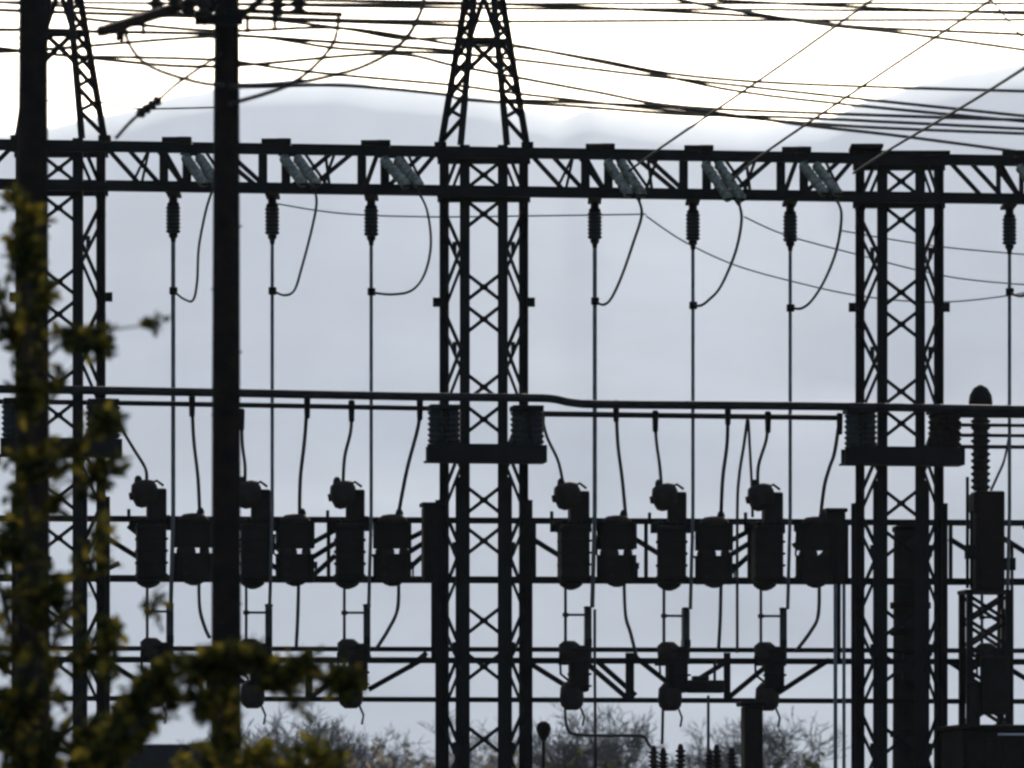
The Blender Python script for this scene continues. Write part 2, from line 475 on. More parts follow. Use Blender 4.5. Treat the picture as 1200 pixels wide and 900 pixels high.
# ------------------------------------------------------------------ busbars on post insulators
def busline(pts, r, v, label):
    w = [G(x, y, v) for x, y in pts]
    return cable('busbar', smooth_path(w, 4) if len(w) > 2 else w, r, 'bus', label, 'busbar', 'horizontal busbars at mid height', 10)
BV = -0.75
busline([(-60, 455.5), (56, 456.5), (250, 460), (480, 464.5), (600, 466), (645, 467), (672, 472), (720, 474), (960, 476), (1260, 481)], .068, BV, 'thick upper busbar running the whole width with a small kink')
busline([(-60, 470), (125, 472), (504, 478.5)], .042, BV + .5, 'thinner lower busbar left of the middle tower')
busline([(634, 485), (983, 489.5)], .046, BV + .5, 'thinner lower busbar between middle and right tower')
busline([(1124, 486), (1262, 487)], .05, BV + .4, 'uppermost of four thin busbars at the right edge')
busline([(1124, 498), (1262, 499)], .03, BV + .6, 'second of four thin busbars at the right edge')
busline([(1124, 510), (1262, 511)], .03, BV + .8, 'third of four thin busbars at the right edge')
busline([(1124, 523.5), (1262, 524)], .034, BV + .9, 'lowest of four thin busbars at the right edge')

def make_platform(x, dl, dr, yb, label):
    """channel platform across a tower's front with ribbed post insulators under the busbar"""
    a = G(x, yb, -.5)
    t = thing('insulator_platform', label, 'insulator platform', a, YAW, 'platforms on the tower fronts')
    b = NB()
    bar(b, L(dl, -10, -.42), L(dr, -10, -.42), .05, .28)
    bar(b, L(dl + 3, -10, .12), L(dr - 3, -10, .12), .05, .26)
    bar(b, L(dl, -1, -.15), L(dr, -1, -.15), .5, .03)
    bar(b, L(dl + 8, -20, -.15), L(dr - 8, -20, -.15), .46, .03)
    obj('channel_base', b, 'steel', t)
    for xs, mt in (((dl + 11, dl + 22, dl + 32), 'slate'), ((dr - 32, dr - 21, dr - 10), 'rust' if x > 900 else 'slate')):
        for k, dx in enumerate(xs):
            b = NB(); lathe(b, sheds(.54, 6, .10, .128), L(dx, -21.5, -.12 + .11 * (k % 2) - .1), V((0, 0, 1)), 14); obj('post_insulator', b, mt, t)
        b = NB(); box(b, L(xs[0] - 7, -60.5, -.38), L(xs[2] + 7, -66.5, .1), .01); obj('cap_plate', b, 'steel', t)
    return t
make_platform(567, -70, 70, 543, 'platform with dark insulators on the middle tower')
make_platform(1055, -72, 71, 546, 'platform with dark insulators on the right tower')
make_platform(70, -70, 70, 536, 'platform with dark insulators on the left tower behind leaves')

# ------------------------------------------------------------------ mid and lower truss beams
def truss(name, label, y_lines, diags, verts_, v0, v1, wl):
    t = thing(name, label, 'truss beam', (O.x, O.y, 0), 0, 'low truss beams carrying switchgear')
    for (y, sl, h) in y_lines:
        for v in (v0, v1):
            b = NB()
            f = lambda x: y + (x - 567) * sl - (1 if v == v1 else 0)
            bar(b, GL(-60, f(-60), v), GL(1260, f(1260), v), .07, h)
            obj('chord', b, 'steel', t)
    b = NB()
    for xa, ya, xb, yb, v in diags: bar(b, GL(xa, ya, v), GL(xb, yb, v), .085, .03, up=N)
    for x, ya, yb, v, w in verts_: bar(b, GL(x, ya, v), GL(x, yb, v), w, .05, up=N)
    obj('web', b, 'steel', t)
    return t
T0, T1 = .62, 1.5
dg = []
for (xs, s) in (((128, 168), 1), ((270, 340), 1), ((625, 658), 1), ((745, 772), 1), ((1114, 1146), 1), ((1178, 1210), 1)):
    xa, xb = xs
    k = (xb - xa)
    dg += [(xa - 2, 631, xb + 10, 631 + (k + 12) * .62, T0), (xa + 22, 616, xb + 26, 616 + (k + 4) * .8, T1)]
for xa, xb in ((365, 395), (468, 502), (850, 882), (935, 968)):
    dg += [(xa, 654, xb + 4, 654 - (xb + 4 - xa) * .62, T0), (xa - 2, 678, xb - 2, 678 - (xb - xa) * .9, T1), (xa - 6, 640, xb, 620, T1)]
dg += [(0, 628, 60, 656, T0), (140, 660, 100, 678, T1), (20, 640, -20, 668, T0)]
truss('truss_beam', 'upper of two low truss beams, carrying the row of dark switches', [(610.5, 5.5 / 1200, .085), (680, 4.5 / 1200, .10)], dg,
      [(x, 611, 680, T0, .06) for x in (126, 236, 385, 500, 626, 757, 878, 992, 1114)], T0, T1, .08)
dg = [(125, 775, 178, 808, T0), (622, 778, 662, 803, T0), (685, 775, 736, 819, T0), (742, 768, 790, 806, T0), (700, 775, 745, 815, T1), (815, 798, 852, 775, T0), (852, 819, 905, 775, T0),
      (912, 812, 972, 773, T0), (432, 808, 500, 770, T0), (362, 819, 420, 775, T0), (480, 782, 500, 765, T1), (250, 775, 300, 810, T0), (1168, 775, 1210, 800, T0), (1112, 775, 1142, 795, T0), (0, 780, 50, 812, T0)]
truss('truss_beam', 'lower of two low truss beams, with a doubled top chord', [(761.5, 3 / 1200, .065), (774.5, 3 / 1200, .085), (820.5, 4 / 1200, .07)], dg,
      [(738, 765, 820, T0, .14), (362, 760, 820, T0, .12), (852, 765, 822, T0, .11), (245, 762, 820, T0, .09), (1130, 765, 822, T0, .08)], T0, T1, .07)

# ------------------------------------------------------------------ switchgear
EV = .33
def make_hook():
    """hook-headed switch: bulb cantilevered left of an offset neck, tank below, rounded foot. anchor = foot of the tank (672,680)"""
    t = thing('hook_switch', '', 'switch', (0, 0, 0), YAW, 'hook-headed switches on the upper low truss')
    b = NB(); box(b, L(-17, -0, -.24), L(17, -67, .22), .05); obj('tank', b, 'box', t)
    b = NB(); box(b, L(-5, -67.2, -.16), L(17.5, -107, .16), .03); obj('neck', b, 'box', t)
    b = NB(); lathe(b, [(-.19, .08), (-.16, .18), (-.08, .225), (.1, .225), (.2, .19), (.24, .1)], L(-9, -101, -.02), V((1, 0, .22)), 16)
    lathe(b, [(0, .07), (.1, .06), (.14, .03)], L(-15, -112, -.02), V((0, 0, 1)), 10); obj('bulb', b, 'porcelain', t)
    b = NB(); lathe(b, [(0, .2), (-.05, .19), (-.1, .12), (-.13, .04)], L(-3, .2, 0), V((0, 0, 1)), 16); obj('foot', b, 'box', t)
    b = NB(); box(b, L(-24, -70, .2), L(24, -60, .26), .008); obj('mounting_plate', b, 'steel', t)
    b = NB()
    for dy in (-6, -20, -34, -48, -61): box(b, L(-18.6, dy + 1.3, -.26), L(18.6, dy - 1.3, -.1 + .2), .008)
    for dx in (-13, -4, 5, 13): lathe(b, [(0, .035), (.05, .035), (.06, .02)], L(dx, -68, -.15), V((0, 0, 1)), 8)
    box(b, L(15, -70, -.1), L(22, -76, .1), .01); box(b, L(-24, -66, -.06), L(-15, -72, .06), .01); tube(b, [L(-26, -70, 0), L(-26, -83, 0)], .03, 8); obj('flange_rib', b, 'steel', t)
    b = NB(); tube(b, [L(-1, -112, -.1), L(6, -116, -.1), L(14, -110, -.1)], .022, 6); obj('lifting_loop', b, 'steel', t)
    b = NB(); lathe(b, [(-.05, .06), (.05, .075), (.07, .05)], L(-22, -98, -.02), V((1, 0, .2)), 10); obj('terminal', b, 'steel', t)
    return t
def make_drum():
    """drum switch: capped pair of ribbed columns with a gap between them. anchor (722,677)"""
    t = thing('drum_switch', '', 'switch', (0, 0, 0), YAW, 'drum switches on the upper low truss')
    b = NB(); lathe(b, [(0, .25), (.07, .24), (.13, .17), (.15, .05)], L(1, -66, 0), V((0, 0, 1)), 18)
    lathe(b, [(0, .07), (.06, .055), (.1, .03)], L(9, -76, 0), V((0, 0, 1)), 10); obj('cap', b, 'porcelain', t)
    b = NB(); lathe(b, sheds(.94, 5, .135, .16), L(-8, -66, 0), V((0, 0, 1)) * -1, 14); obj('column', b, 'porcelain', t)
    b = NB(); lathe(b, sheds(.94, 5, .062, .078), L(14, -66, 0), V((0, 0, -1)), 14); obj('column', b, 'porcelain', t)
    b = NB(); box(b, L(-18, -26, -.15), L(19, 0, .15), .05); lathe(b, [(0, .17), (-.07, .15), (-.11, .05)], L(1, .2, 0), V((0, 0, 1)), 16); obj('base', b, 'box', t)
    b = NB(); box(b, L(-18, -64, -.16), L(19.5, -40, .14), .05); obj('collar', b, 'box', t)
    b = NB(); box(b, L(-22, -70, .2), L(22, -60, .26), .008); obj('mounting_plate', b, 'steel', t)
    b = NB()
    box(b, L(18, -20, -.08), L(26, -14, .08), .01); tube(b, [L(25, -17, 0), L(25, -2, 0), L(17, 3, 0)], .02, 6); obj('terminal', b, 'steel', t)
    b = NB(); tube(b, [L(-18, -50, -.16), L(-24, -52, -.16), L(-25, -30, -.16), L(-18, -24, -.16)], .02, 6); obj('side_lead', b, 'steel', t)
    return t
def make_cut():
    """lower switch: bulb, offset body, rounded foot, and the upright fuse tube with its tie. anchor (675,820)"""
    t = thing('fuse_switch', '', 'fuse switch', (0, 0, 0), YAW, 'fuse switches on the lower low truss')
    b = NB(); box(b, L(-8, -9, -.15), L(15, -64, .2), .05); obj('body', b, 'box', t)
    b = NB(); lathe(b, [(-.22, .1), (-.14, .17), (.06, .18), (.13, .1)], L(-8, -60, -.02), V((0, 0, 1)), 16); obj('bulb', b, 'porcelain', t)
    b = NB(); lathe(b, [(.3, .1), (.2, .19), (.0, .205), (-.1, .18), (-.17, .1)], L(-5, 0, 0), V((0, 0, 1)), 16); obj('foot', b, 'porcelain', t)
    b = NB(); bar(b, L(14, -48, 0), L(14, -107, 0), .115, .11, up=V((0, 1, 0))); lathe(b, [(0, .06), (.03, .075), (.05, .03)], L(14, -107, 0), V((0, 0, 1)), 10); obj('fuse_tube', b, 'slate', t)
    b = NB(); bar(b, L(-12, -100, 0), L(13, -100, 0), .035, .04); tube(b, [L(-12.5, -134, 0), L(-12.5, -69, 0)], .026, 6); lathe(b, [(-.04, .02), (-.03, .05), (.03, .05), (.04, .02)], L(-12.5, -100, 0)); obj('tie_rod', b, 'wire', t)
    b = NB(); box(b, L(-18, -50, .21), L(18, -42, .28), .008); obj('mounting_plate', b, 'steel', t)
    b = NB()
    for dy in (-16, -30, -44, -58): box(b, L(-10, dy + 1.2, -.19), L(17, dy - 1.2, .05), .006)
    tube(b, [L(-9, -62, -.1), L(-20, -52, -.1), L(-19, -30, -.1), L(-9, -22, -.1)], .022, 6); box(b, L(10, -63, -.13), L(18, -72, .1), .01); obj('terminal', b, 'steel', t)
    b = NB(); tube(b, [L(4, 6, 0), L(10, 20, .02), L(8, 31, .02)], .02, 6); obj('pigtail', b, 'wire', t)
    return t
hk = [(177, 680, 'first right of the left tower, touched by yellow leaves'), (299, 681, 'against the right edge of the thick crossarm pole'), (410, 681, 'second to the left of the middle tower, after the drum'),
      (672, 682, 'first right of the middle tower'), (787, 683, 'halfway between middle and right tower'), (899, 683, 'second to the left of the right tower, after the drum')]
dm = [(226, 678, 'touching the left edge of the crossarm pole'), (345, 679, 'midway between crossarm pole and middle tower'), (459, 679, 'nearest the middle tower on its left'),
      (722, 680, 'between the first two hook switches right of middle tower'), (836, 681, 'third switch column left of the right tower'), (955, 681, 'nearest the right tower on its left')]
ct = [(185, 817, 'behind the bough, left of crossarm pole'), (301, 818, 'behind the bough just right of the crossarm pole'), (416, 818, 'left of the middle tower, at the bough tip'),
      (675, 820, 'just right of the middle tower'), (790, 821, 'halfway between middle and right tower'), (904, 821, 'just left of the right tower'), (1163, 822, 'beside the latticed pedestal at the right edge')]
for mk, lst, lab in ((make_hook, hk, 'dark hook-headed switch, '), (make_drum, dm, 'dark gapped drum switch, '), (make_cut, ct, 'fuse switch with upright tube, ')):
    o = mk()
    for i, (x, y, w) in enumerate(lst):
        loc = G(x, y, EV)
        if i == 0: o.location = loc; o['label'] = lab + w
        else: dup(o, loc, YAW + random.uniform(-.16, .16), lab + w)
# leads between busbar and switches, and below them
leads = [([(127, 474), (140, 498), (156, 525), (170, 548), (172, 562)], 'first hook switch right of the left tower'), ([(283, 486), (284, 520), (287, 545), (287, 566)], 'hook switch beside the crossarm pole'),
         ([(412, 476), (411, 505), (404, 535), (402, 566)], 'hook switch second left of the middle tower'), ([(635, 488), (641, 512), (654, 540), (660, 568)], 'hook switch first right of the middle tower'),
         ([(768, 488), (769, 515), (773, 545), (775, 568)], 'hook switch halfway to the right tower'), ([(900, 489), (898, 515), (889, 545), (888, 570)], 'hook switch second left of the right tower')]
leads2 = [([(225, 470), (227, 515), (232, 560), (234, 602)], 'drum left of the crossarm pole'), ([(360, 472), (357, 515), (352, 560), (351, 602)], 'drum midway between pole and middle tower'),
          ([(492, 474), (490, 500), (477, 550), (467, 602)], 'drum nearest left of the middle tower'), ([(722, 476), (724, 520), (729, 560), (733, 602)], 'drum second right of the middle tower'),
          ([(853, 480), (852, 520), (847, 560), (845, 602)], 'drum midway between middle and right tower'), ([(984, 491), (978, 530), (972, 548), (966, 570), (962, 602)], 'drum nearest left of the right tower')]
for k, (pts, w) in enumerate(leads + leads2):
    n = len(pts)
    q = [G(x, y, BV + .45 + (EV - BV - .45) * (i / (n - 1))) for i, (x, y) in enumerate(pts)]
    t = thing('lead_wire', 'slack lead wire from the busbar to the ' + w, 'lead wire', q[0], 0, 'lead wires between busbar and switches')
    b = NB(); tube(b, [p_ - q[0] for p_ in smooth_path(q, 6)], .031 if k > 5 else .028, 6); obj('wire_strand', b, 'wire', t)
    b = NB(); lathe(b, [(-.26, .03), (-.24, .045), (.08, .055), (.1, .03)], V((0, 0, 0)), V((0, 0, 1)), 8); obj('ferrule', b, 'steel', t)
below = [([(233, 674), (234, 712), (240, 735), (246, 748)], 'drum left of the crossarm pole'), ([(350, 674), (349, 720), (347, 762)], 'drum midway between pole and middle tower'), ([(467, 674), (466, 713), (455, 738), (440, 762)], 'drum nearest left of the middle tower'),
         ([(731, 674), (733, 720), (739, 742), (746, 770)], 'drum second right of the middle tower'), ([(845, 676), (844, 725), (842, 762)], 'drum midway between middle and right tower'), ([(960, 676), (959, 720), (950, 740), (932, 764)], 'drum nearest left of the right tower')]
for pts, w in below:
    q = [G(x, y, EV) for x, y in pts]
    cable('lead_wire', smooth_path(q, 6), .031, 'wire', 'lead wire hanging under the ' + w, 'lead wire', 'lead wires under the drum switches')
for pts, lab in (([(876, 490), (872, 520), (866, 560), (864, 606), (864, 765)], 'left of two close thin wires hanging between drum and hook switch'), ([(877, 492), (879, 530), (881, 570), (882, 606)], 'right of two close thin wires hanging between drum and hook switch'),
                 ([(697, 714), (697, 780), (698, 905)], 'thin upright pipe below the fuse switch first right of middle tower'), ([(830, 815), (830, 905)], 'thin upright pipe under the small box on the lower truss'),
                 ([(777, 826), (776, 872)], 'short lead wire down to the transformer bushings')):
    q = [G(x, y, EV) for x, y in pts]
    cable('thin_pipe' if 'pipe' in lab else 'hanging_wire', smooth_path(q, 5) if len(q) > 2 else q, .026, 'wire', lab, 'pipe' if 'pipe' in lab else 'wire')
for x, r, lab in ((979, .035, 'left of two slim conduits rising beside the right tower'), (989, .03, 'right of two slim conduits rising beside the right tower')):
    a_ = G(x, 1000, .1); a_.z = 0; q = G(x, 684, .1)
    cable('conduit', [a_, q], r, 'rod', lab, 'conduit', 'conduits beside the right tower')

# cabinets on the towers
def cabinet(x0, x1, y0, y1, v, label, hat=False):
    a_ = G((x0 + x1) / 2, y1, v)
    w = (x1 - x0) / 2
    t = thing('control_cabinet', label, 'cabinet', a_, YAW, 'cabinets on the tower legs')
    b = NB(); box(b, L(-w, 0, -.18), L(w, y0 - y1, .18), .02); obj('cabinet_body', b, 'box', t)
    b = NB(); box(b, L(-w + 2, -4, -.205), L(w - 2, y0 - y1 + 4, -.183), .006); d = obj('door', b, 'box', t)
    b = NB(); box(b, L(w - 6, -40, -.235), L(w - 4, -50, -.207), .003); obj('handle', b, 'steel', d)
    b = NB(); box(b, L(-w - 2, y0 - y1 - .3, -.22), L(w + 2, y0 - y1 - 5, .22), .01); obj('hood', b, 'steel', t)
    b = NB(); tube(b, [L(w * .3, .1, 0), L(w * .3, 95, 0)], .06, 10); obj('conduit', b, 'steel', t)
cabinet(495, 517, 594, 682, .45, 'tall dark cabinet on the left flank of the middle tower')
cabinet(967, 989, 600, 682, .45, 'tall dark cabinet on the left flank of the right tower')
# small mechanism box under the lower truss
a_ = G(826, 812, EV); t = thing('mechanism_box', 'flat dark box hanging inside the lower truss', 'box', a_, YAW)
b = NB(); box(b, L(-22, 0, -.14), L(22, -15, .14), .03); obj('box_body', b, 'box', t)
b = NB(); box(b, L(-15, -15.2, -.1), L(4, -20, .1), .01); box(b, L(10, -15.2, -.05), L(13, -40, 0), .005); obj('bracket', b, 'steel', t)

# ------------------------------------------------------------------ ground-standing gear on the right
def ground_at(px, v):
    a_ = G(px, 1000, v); a_.z = 0; return a_
t = thing('round_pillar', 'thick dark pillar standing inside the right tower', 'pillar', ground_at(1067, 1.1), 0)
hh = G(1067, 622, 1.1).z
b = NB(); lathe(b, [(0, .34), (1.2, .325), (hh * .5, .30), (hh - .3, .285), (hh - .02, .28)], V((0, 0, 0)), seg=24); obj('shaft', b, 'concrete', t)
b = NB(); lathe(b, [(hh - .018, .31), (hh + .06, .31), (hh + .1, .2)], V((0, 0, 0)), seg=24); obj('cap', b, 'steel', t)
for z in (3.6, 5.3, 5.75):
    b = NB(); lathe(b, [(z - .06, .3), (z - .05, .345), (z + .05, .345), (z + .06, .3)], V((0, 0, 0)), seg=24); obj('band', b, 'rust', t)
b = NB(); box(b, (-.16, -.5, 4.45), (.3, -.33, 4.95), .03); obj('terminal_box', b, 'box', t)

t = thing('instrument_transformer', 'dome-topped ribbed insulator column on a latticed pedestal at right edge', 'instrument transformer', ground_at(1152, .3), YAW)
def zl(py): return G(1152, py, .3).z
def X(px): return (px - 1152) * S
b = NB(); lathe(b, [(zl(476), .2), (zl(470), .2), (zl(463), .185), (zl(455), .12), (zl(451), .03)], V((X(1149), 0, 0)), seg=18); lathe(b, [(zl(492), .05), (zl(476) - .002, .06)], V((X(1149), 0, 0)), seg=10); obj('dome', b, 'steel', t)
hgt = zl(490) - zl(575)
b = NB(); lathe(b, [(zl(575) + z, r) for z, r in sheds(hgt, 11, .125, .165)], V((X(1149), 0, 0)), seg=16); obj('insulator_column', b, 'porcelain', t)
b = NB(); box(b, (X(1138), -.22, zl(602)), (X(1152), .22, zl(578)), .03); box(b, (X(1140), -.24, zl(692)), (X(1175), .24, zl(576)), .03); obj('tank', b, 'rust', t)
b = NB()
for x in (1131, 1178):
    for y in (-.3, .3): bar(b, V((X(x), y, 0)), V((X(x), y, zl(692) - .003)), .1, .1, up=V((0, 1, 0)))
z = 0.0; k = 0
while z < zl(700):
    for y in (-.3, .3):
        bar(b, V((X(1131 if k % 2 else 1178), y, z)), V((X(1178 if k % 2 else 1131), y, z + .42)), .06, .02, up=V((0, 1, 0)))
        bar(b, V((X(1178 if k % 2 else 1131), y + .03, z)), V((X(1131 if k % 2 else 1178), y + .03, z + .42)), .06, .02, up=V((0, 1, 0)))
    z += .42; k += 1
bar(b, V((X(1126), 0, zl(694))), V((X(1183), 0, zl(694))), .7, .06); obj('pedestal', b, 'steel', t)
b = NB(); box(b, (X(1143), -.5, zl(838)), (X(1176), -.31, zl(770)), .03); box(b, (X(1126), -.45, zl(850)), (X(1142), -.32, zl(800)), .02); obj('terminal_box', b, 'box', t)
b = NB(); tube(b, smooth_path([V((X(1160), -.1, zl(575))), V((X(1168), -.1, zl(558))), V((X(1176), -.1, zl(540))), V((X(1182), -.1, zl(512)))], 5), .022, 6); obj('lead', b, 'wire', t)
for x_, y0_, y1_ in ((1130, 560, 690), (1135, 600, 690), (1184, 640, 850)):
    b = NB(); tube(b, [V((X(x_), -.2, zl(y1_))), V((X(x_), -.2, zl(y0_)))], .028, 8); obj('conduit', b, 'steel', t)
b = NB(); box(b, (X(1128), -.26, zl(640)), (X(1139.8), -.14, zl(655)), .01); obj('bracket', b, 'steel', t)
b = NB(); box(b, (X(1175.5), -.26, zl(655)), (X(1187), -.14, zl(668)), .01); obj('bracket', b, 'steel', t)

t = thing('switchgear_cabin', 'low dark ribbed cabin in the bottom right corner', 'cabin', ground_at(1185, -1.0), YAW)
zc = G(1185, 852, -1.0).z
b = NB(); box(b, (-1.0, -.8, 0), (1.8, .8, zc - .06), .03)
for i in range(9): box(b, (-.92 + i * .3, -.86, .1), (-.78 + i * .3, -.803, zc - .2), .01)
obj('cabin_wall', b, 'box', t)
b = NB(); box(b, (-1.08, -.95, zc - .058), (1.9, .95, zc + .02), .02); obj('roof', b, 'steel', t)
b = NB(); tube(b, [V((-.4, -.97, zc - .14)), V((1.9, -.97, zc - .14))], .02, 8); tube(b, [V((-.4, -.97, zc - .14)), V((-.4, -.86, zc - .14))], .02, 8); tube(b, [V((1.5, -.97, zc - .14)), V((1.5, -.86, zc - .14))], .02, 8); obj('handrail', b, 'palewire', t)

# transformer with bushings at the bottom, right of the middle tower
t = thing('power_transformer', 'dark transformer top with a row of short ribbed bushings', 'transformer', ground_at(815, -.6), YAW)
zb = G(815, 908, -.6).z
def XX(px): return (px - 815) * S
b = NB(); box(b, (XX(752), -.7, .2), (XX(892), .7, zb), .05); obj('tank', b, 'box', t)
b = NB()
for i in range(10): box(b, (XX(756) + i * .19, -1.0, .4), (XX(756) + i * .19 + .08, -.703, zb - .3), .01)
obj('radiator', b, 'box', t)
for x, yt, v in ((762, 874, -.3), (778, 876, .1), (795, 872, -.2), (828, 878, -.3), (842, 872, .15), (856, 876, -.2)):
    z1 = G(x, yt, -.6).z - zb
    b = NB(); lathe(b, [(zb + .001, .09), (zb + .03, .09)] + [(zb + .04 + h, r) for h, r in sheds(z1 - .12, 5, .05, .09)] + [(zb + z1 - .06, .05), (zb + z1, .03)], V((XX(x), v, 0)), seg=12); obj('bushing', b, 'porcelain', t)
z1 = G(882, 828, -.6).z
b = NB(); box(b, (XX(871), -.2, zb + .002), (XX(893), .2, z1), .03); obj('conservator_post', b, 'box', t)
b = NB(); box(b, (XX(866), -.24, z1 + .001), (XX(897), .24, z1 + .08), .02); obj('cap', b, 'steel', t)
q = [G(x, y, EV) for x, y in ((662, 826), (664, 850), (672, 860), (700, 862), (735, 862), (754, 863), (760, 872), (763, 876))]
cable('bent_pipe', smooth_path(q, 5), .026, 'wire', 'thin bent pipe running level to the transformer bushings', 'pipe')
# lamp
t = thing('yard_lamp', 'small round lamp head on a thin post right of middle tower', 'lamp', ground_at(637, 3.0), 0)
zz = G(637, 868, 3.0).z
b = NB(); tube(b, [V((0, 0, 0)), V((0, 0, zz))], .04, 10, .03); obj('post', b, 'steel', t)
b = NB(); lathe(b, [(zz + .001, .05), (zz + .04, .06), (zz + .1, .1), (zz + .2, .13), (zz + .28, .11), (zz + .33, .04)], V((0, 0, 0)), seg=16); obj('lamp_head', b, 'box', t)

# ------------------------------------------------------------------ overhead wires
def line(pts, Ya, Yb, r, label, group='wires crossing the sky', m='wire', sm=8):
    n = len(pts)
    tot = [0]
    for (x0, y0), (x1, y1) in zip(pts, pts[1:]): tot.append(tot[-1] + math.hypot(x1 - x0, y1 - y0))
    q = [P(x, y, Ya + (Yb - Ya) * tot[i] / tot[-1]) for i, (x, y) in enumerate(pts)]
    return cable('overhead_wire', smooth_path(q, sm) if n > 2 else q, r, m, label, 'wire', group)
SH = 'one of the nearly level thin wires crossing the bright sky above the hills'
for pts, Ya, Yb in (
    ([(-40, 0), (300, 20), (540, 25), (830, 24), (1240, 23)], 140, 150),
    ([(262, 5), (600, 10), (850, 11), (1240, 14)], 150, 155),
    ([(-40, 2), (400, 5), (800, 4), (1240, 4)], 160, 160),
    ([(100, 22), (250, 36), (400, 33), (540, 53), (600, 54), (700, 70), (800, 88), (950, 99), (1240, 108)], 135, 150),
    ([(100, 54), (280, 42), (400, 57), (533, 63), (607, 70), (720, 84), (800, 93), (1000, 115), (1240, 140)], 137, 150),
    ([(-40, 52), (106, 68), (250, 78), (450, 63), (533, 77), (613, 92), (700, 108), (800, 125), (1000, 134), (1240, 142)], 130, 145),
    ([(94, 66), (250, 70), (330, 80), (400, 88), (533, 100), (610, 110), (800, 131), (1000, 148), (1240, 158)], 138, 150),
    ([(258, 97), (300, 101), (400, 100), (517, 110), (550, 117), (680, 125), (800, 134), (940, 138), (1240, 153)], 133, 148),
    ([(598, 117), (720, 122), (800, 127), (947, 147), (1060, 160), (1240, 184)], 136, 146),
    ([(780, -4), (833, 7), (960, 28), (1067, 40), (1240, 64)], 128, 140),
    ([(-40, -8), (300, -1), (600, 5), (900, 20), (1000, 31), (1100, 36), (1240, 42)], 136, 140),
    ([(-40, 35), (60, 35), (110, 37), (250, 40), (400, 50), (540, 60)], 125, 132),
    ([(-40, 60), (15, 60), (105, 54)], 125, 126),
    ([(258, 16), (400, 33), (470, 45), (540, 45), (620, 56), (740, 80), (900, 112), (1240, 146)], 141, 150),
    ([(-40, 10), (60, 14), (250, 20), (540, 30)], 127, 130),
    ([(840, 0), (1000, 8), (1240, 18)], 145, 150),
):
    line(pts, Ya, Yb, .039, SH)
line([(115, 119), (160, 127), (250, 126), (280, 125)], 110, 112, .016, 'short thin wire between left tower peak and crossarm pole')
for pts, lab in (([(735, 202), (776, 172), (900, 87), (1022, 0), (1080, -40)], 'steep wire rising right from the beam, leftmost of three'), ([(857, 212), (895, 180), (1030, 88), (1157, 3), (1240, -55)], 'steep wire rising right from the beam, middle of three'),
                 ([(1000, 203), (1048, 172), (1130, 124), (1200, 80), (1290, 20)], 'steep wire rising right from the beam, rightmost of three')):
    line(pts, 99.5, 62, .020, lab, 'steep wires leaving the gantry')
line([(1150, -8), (1166, 5), (1182, 25), (1205, 52)], 110, 112, .018, 'short wire sloping down into the top right corner')
for pts, lab in (([(320, 238), (400, 250), (500, 254), (620, 253), (757, 251)], 'faint pale wire just under the beam, running level across middle tower'),
                 ([(757, 253), (800, 282), (860, 310), (930, 330), (1010, 347), (1100, 354), (1190, 345), (1250, 330)], 'longer faint pale wire sagging below the beam to the right edge'),
                 ([(872, 254), (920, 275), (1000, 297), (1100, 322), (1180, 332), (1250, 335)], 'shorter faint pale wire sagging across the right tower'),
                 ([(985, 270), (1060, 283), (1130, 292), (1250, 302)], 'uppermost faint pale wire crossing the right tower')):
    line(pts, 101.5, 103, .014, lab, 'faint wires below the beam', 'palewire')

# ------------------------------------------------------------------ near poles
def pole(px, Y, w0, top_py, label):
    base = P(px, 1000, Y); base.z = 0
    t = thing('utility_pole', label, 'utility pole', base, 0, 'near wooden utility poles')
    h = P(px, top_py, Y).z; r = w0 / F * Y / 2
    b = NB(); lathe(b, [(-.2, r * 1.12), (h * .3, r * 1.06), (h * .6, r), (h, r * .84), (h + .02, r * .7)], V((0, 0, 0)), seg=20); obj('shaft', b, 'wood', t)
    b = NB()
    z = 2.2; k = 0
    while z < h - .5:
        a_ = (0.5 if k % 2 else 2.6); tube(b, [V((math.cos(a_) * r * .8, math.sin(a_) * r * .8, z)), V((math.cos(a_) * (r + .035), math.sin(a_) * (r + .035), z))], .009, 6); z += .62; k += 1
    tube(b, [V((r * 1.05, -r * .35, .1)), V((r * .86, -r * .3, h - .3))], .012, 6); obj('earth_wire', b, 'steel', t)
    return t
p1 = pole(38.5, 60, 38, -60, 'near thick wooden pole wrapped in yellow-green leaves')
p2 = pole(265, 60, 33, -50, 'near thick wooden pole with a slanting crossarm')
pb = p2.location
def PL(px, py, Y=60): return P(px, py, Y) - pb
b = NB(); bar(b, PL(118, 37, 57.6), PL(330, -30, 62.4), .08, .095)
obj('crossarm', b, 'wood', p2)
b = NB(); bar(b, PL(236, 28, 59.6), PL(252, 2, 59.6), .1, .08); bar(b, PL(228, 24, 59.6), PL(285, 24, 59.6), .06, .09); bar(b, PL(262, 12, 59.6), PL(400, 17, 60.2), .06, .05); bar(b, PL(282, 20, 60), PL(320, -12, 60), .07, .06)
obj('brace', b, 'steel', p2)
for x, y in ((183, 3), (204, -2), (222, 2), (238, 4), (325, 4), (350, 2)):
    b = NB(); lathe(b, sheds(.24, 3, .05, .085), PL(x, y + 16, 59.4), V((0, 0, 1)), 12); obj('pin_insulator', b, 'porcelain', p2)
for x, y in ((143, 32), (138, 30), (168, 22), (290, 20), (322, 18)):
    b = NB(); tube(b, [PL(x, y, 59), PL(x, y + 18, 59)], .022, 8); obj('bolt_eye', b, 'steel', p2)
def nearline(pts, Ya, Yb, r, lab):
    return line(pts, Ya, Yb, r, lab, 'slack loops around the crossarm pole')
nearline([(146, 30), (150, 48), (158, 62), (170, 74), (190, 84), (215, 92), (240, 98), (262, 100)], 58.4, 59.6, .021, 'slack wire loop drooping from the left end of the crossarm')
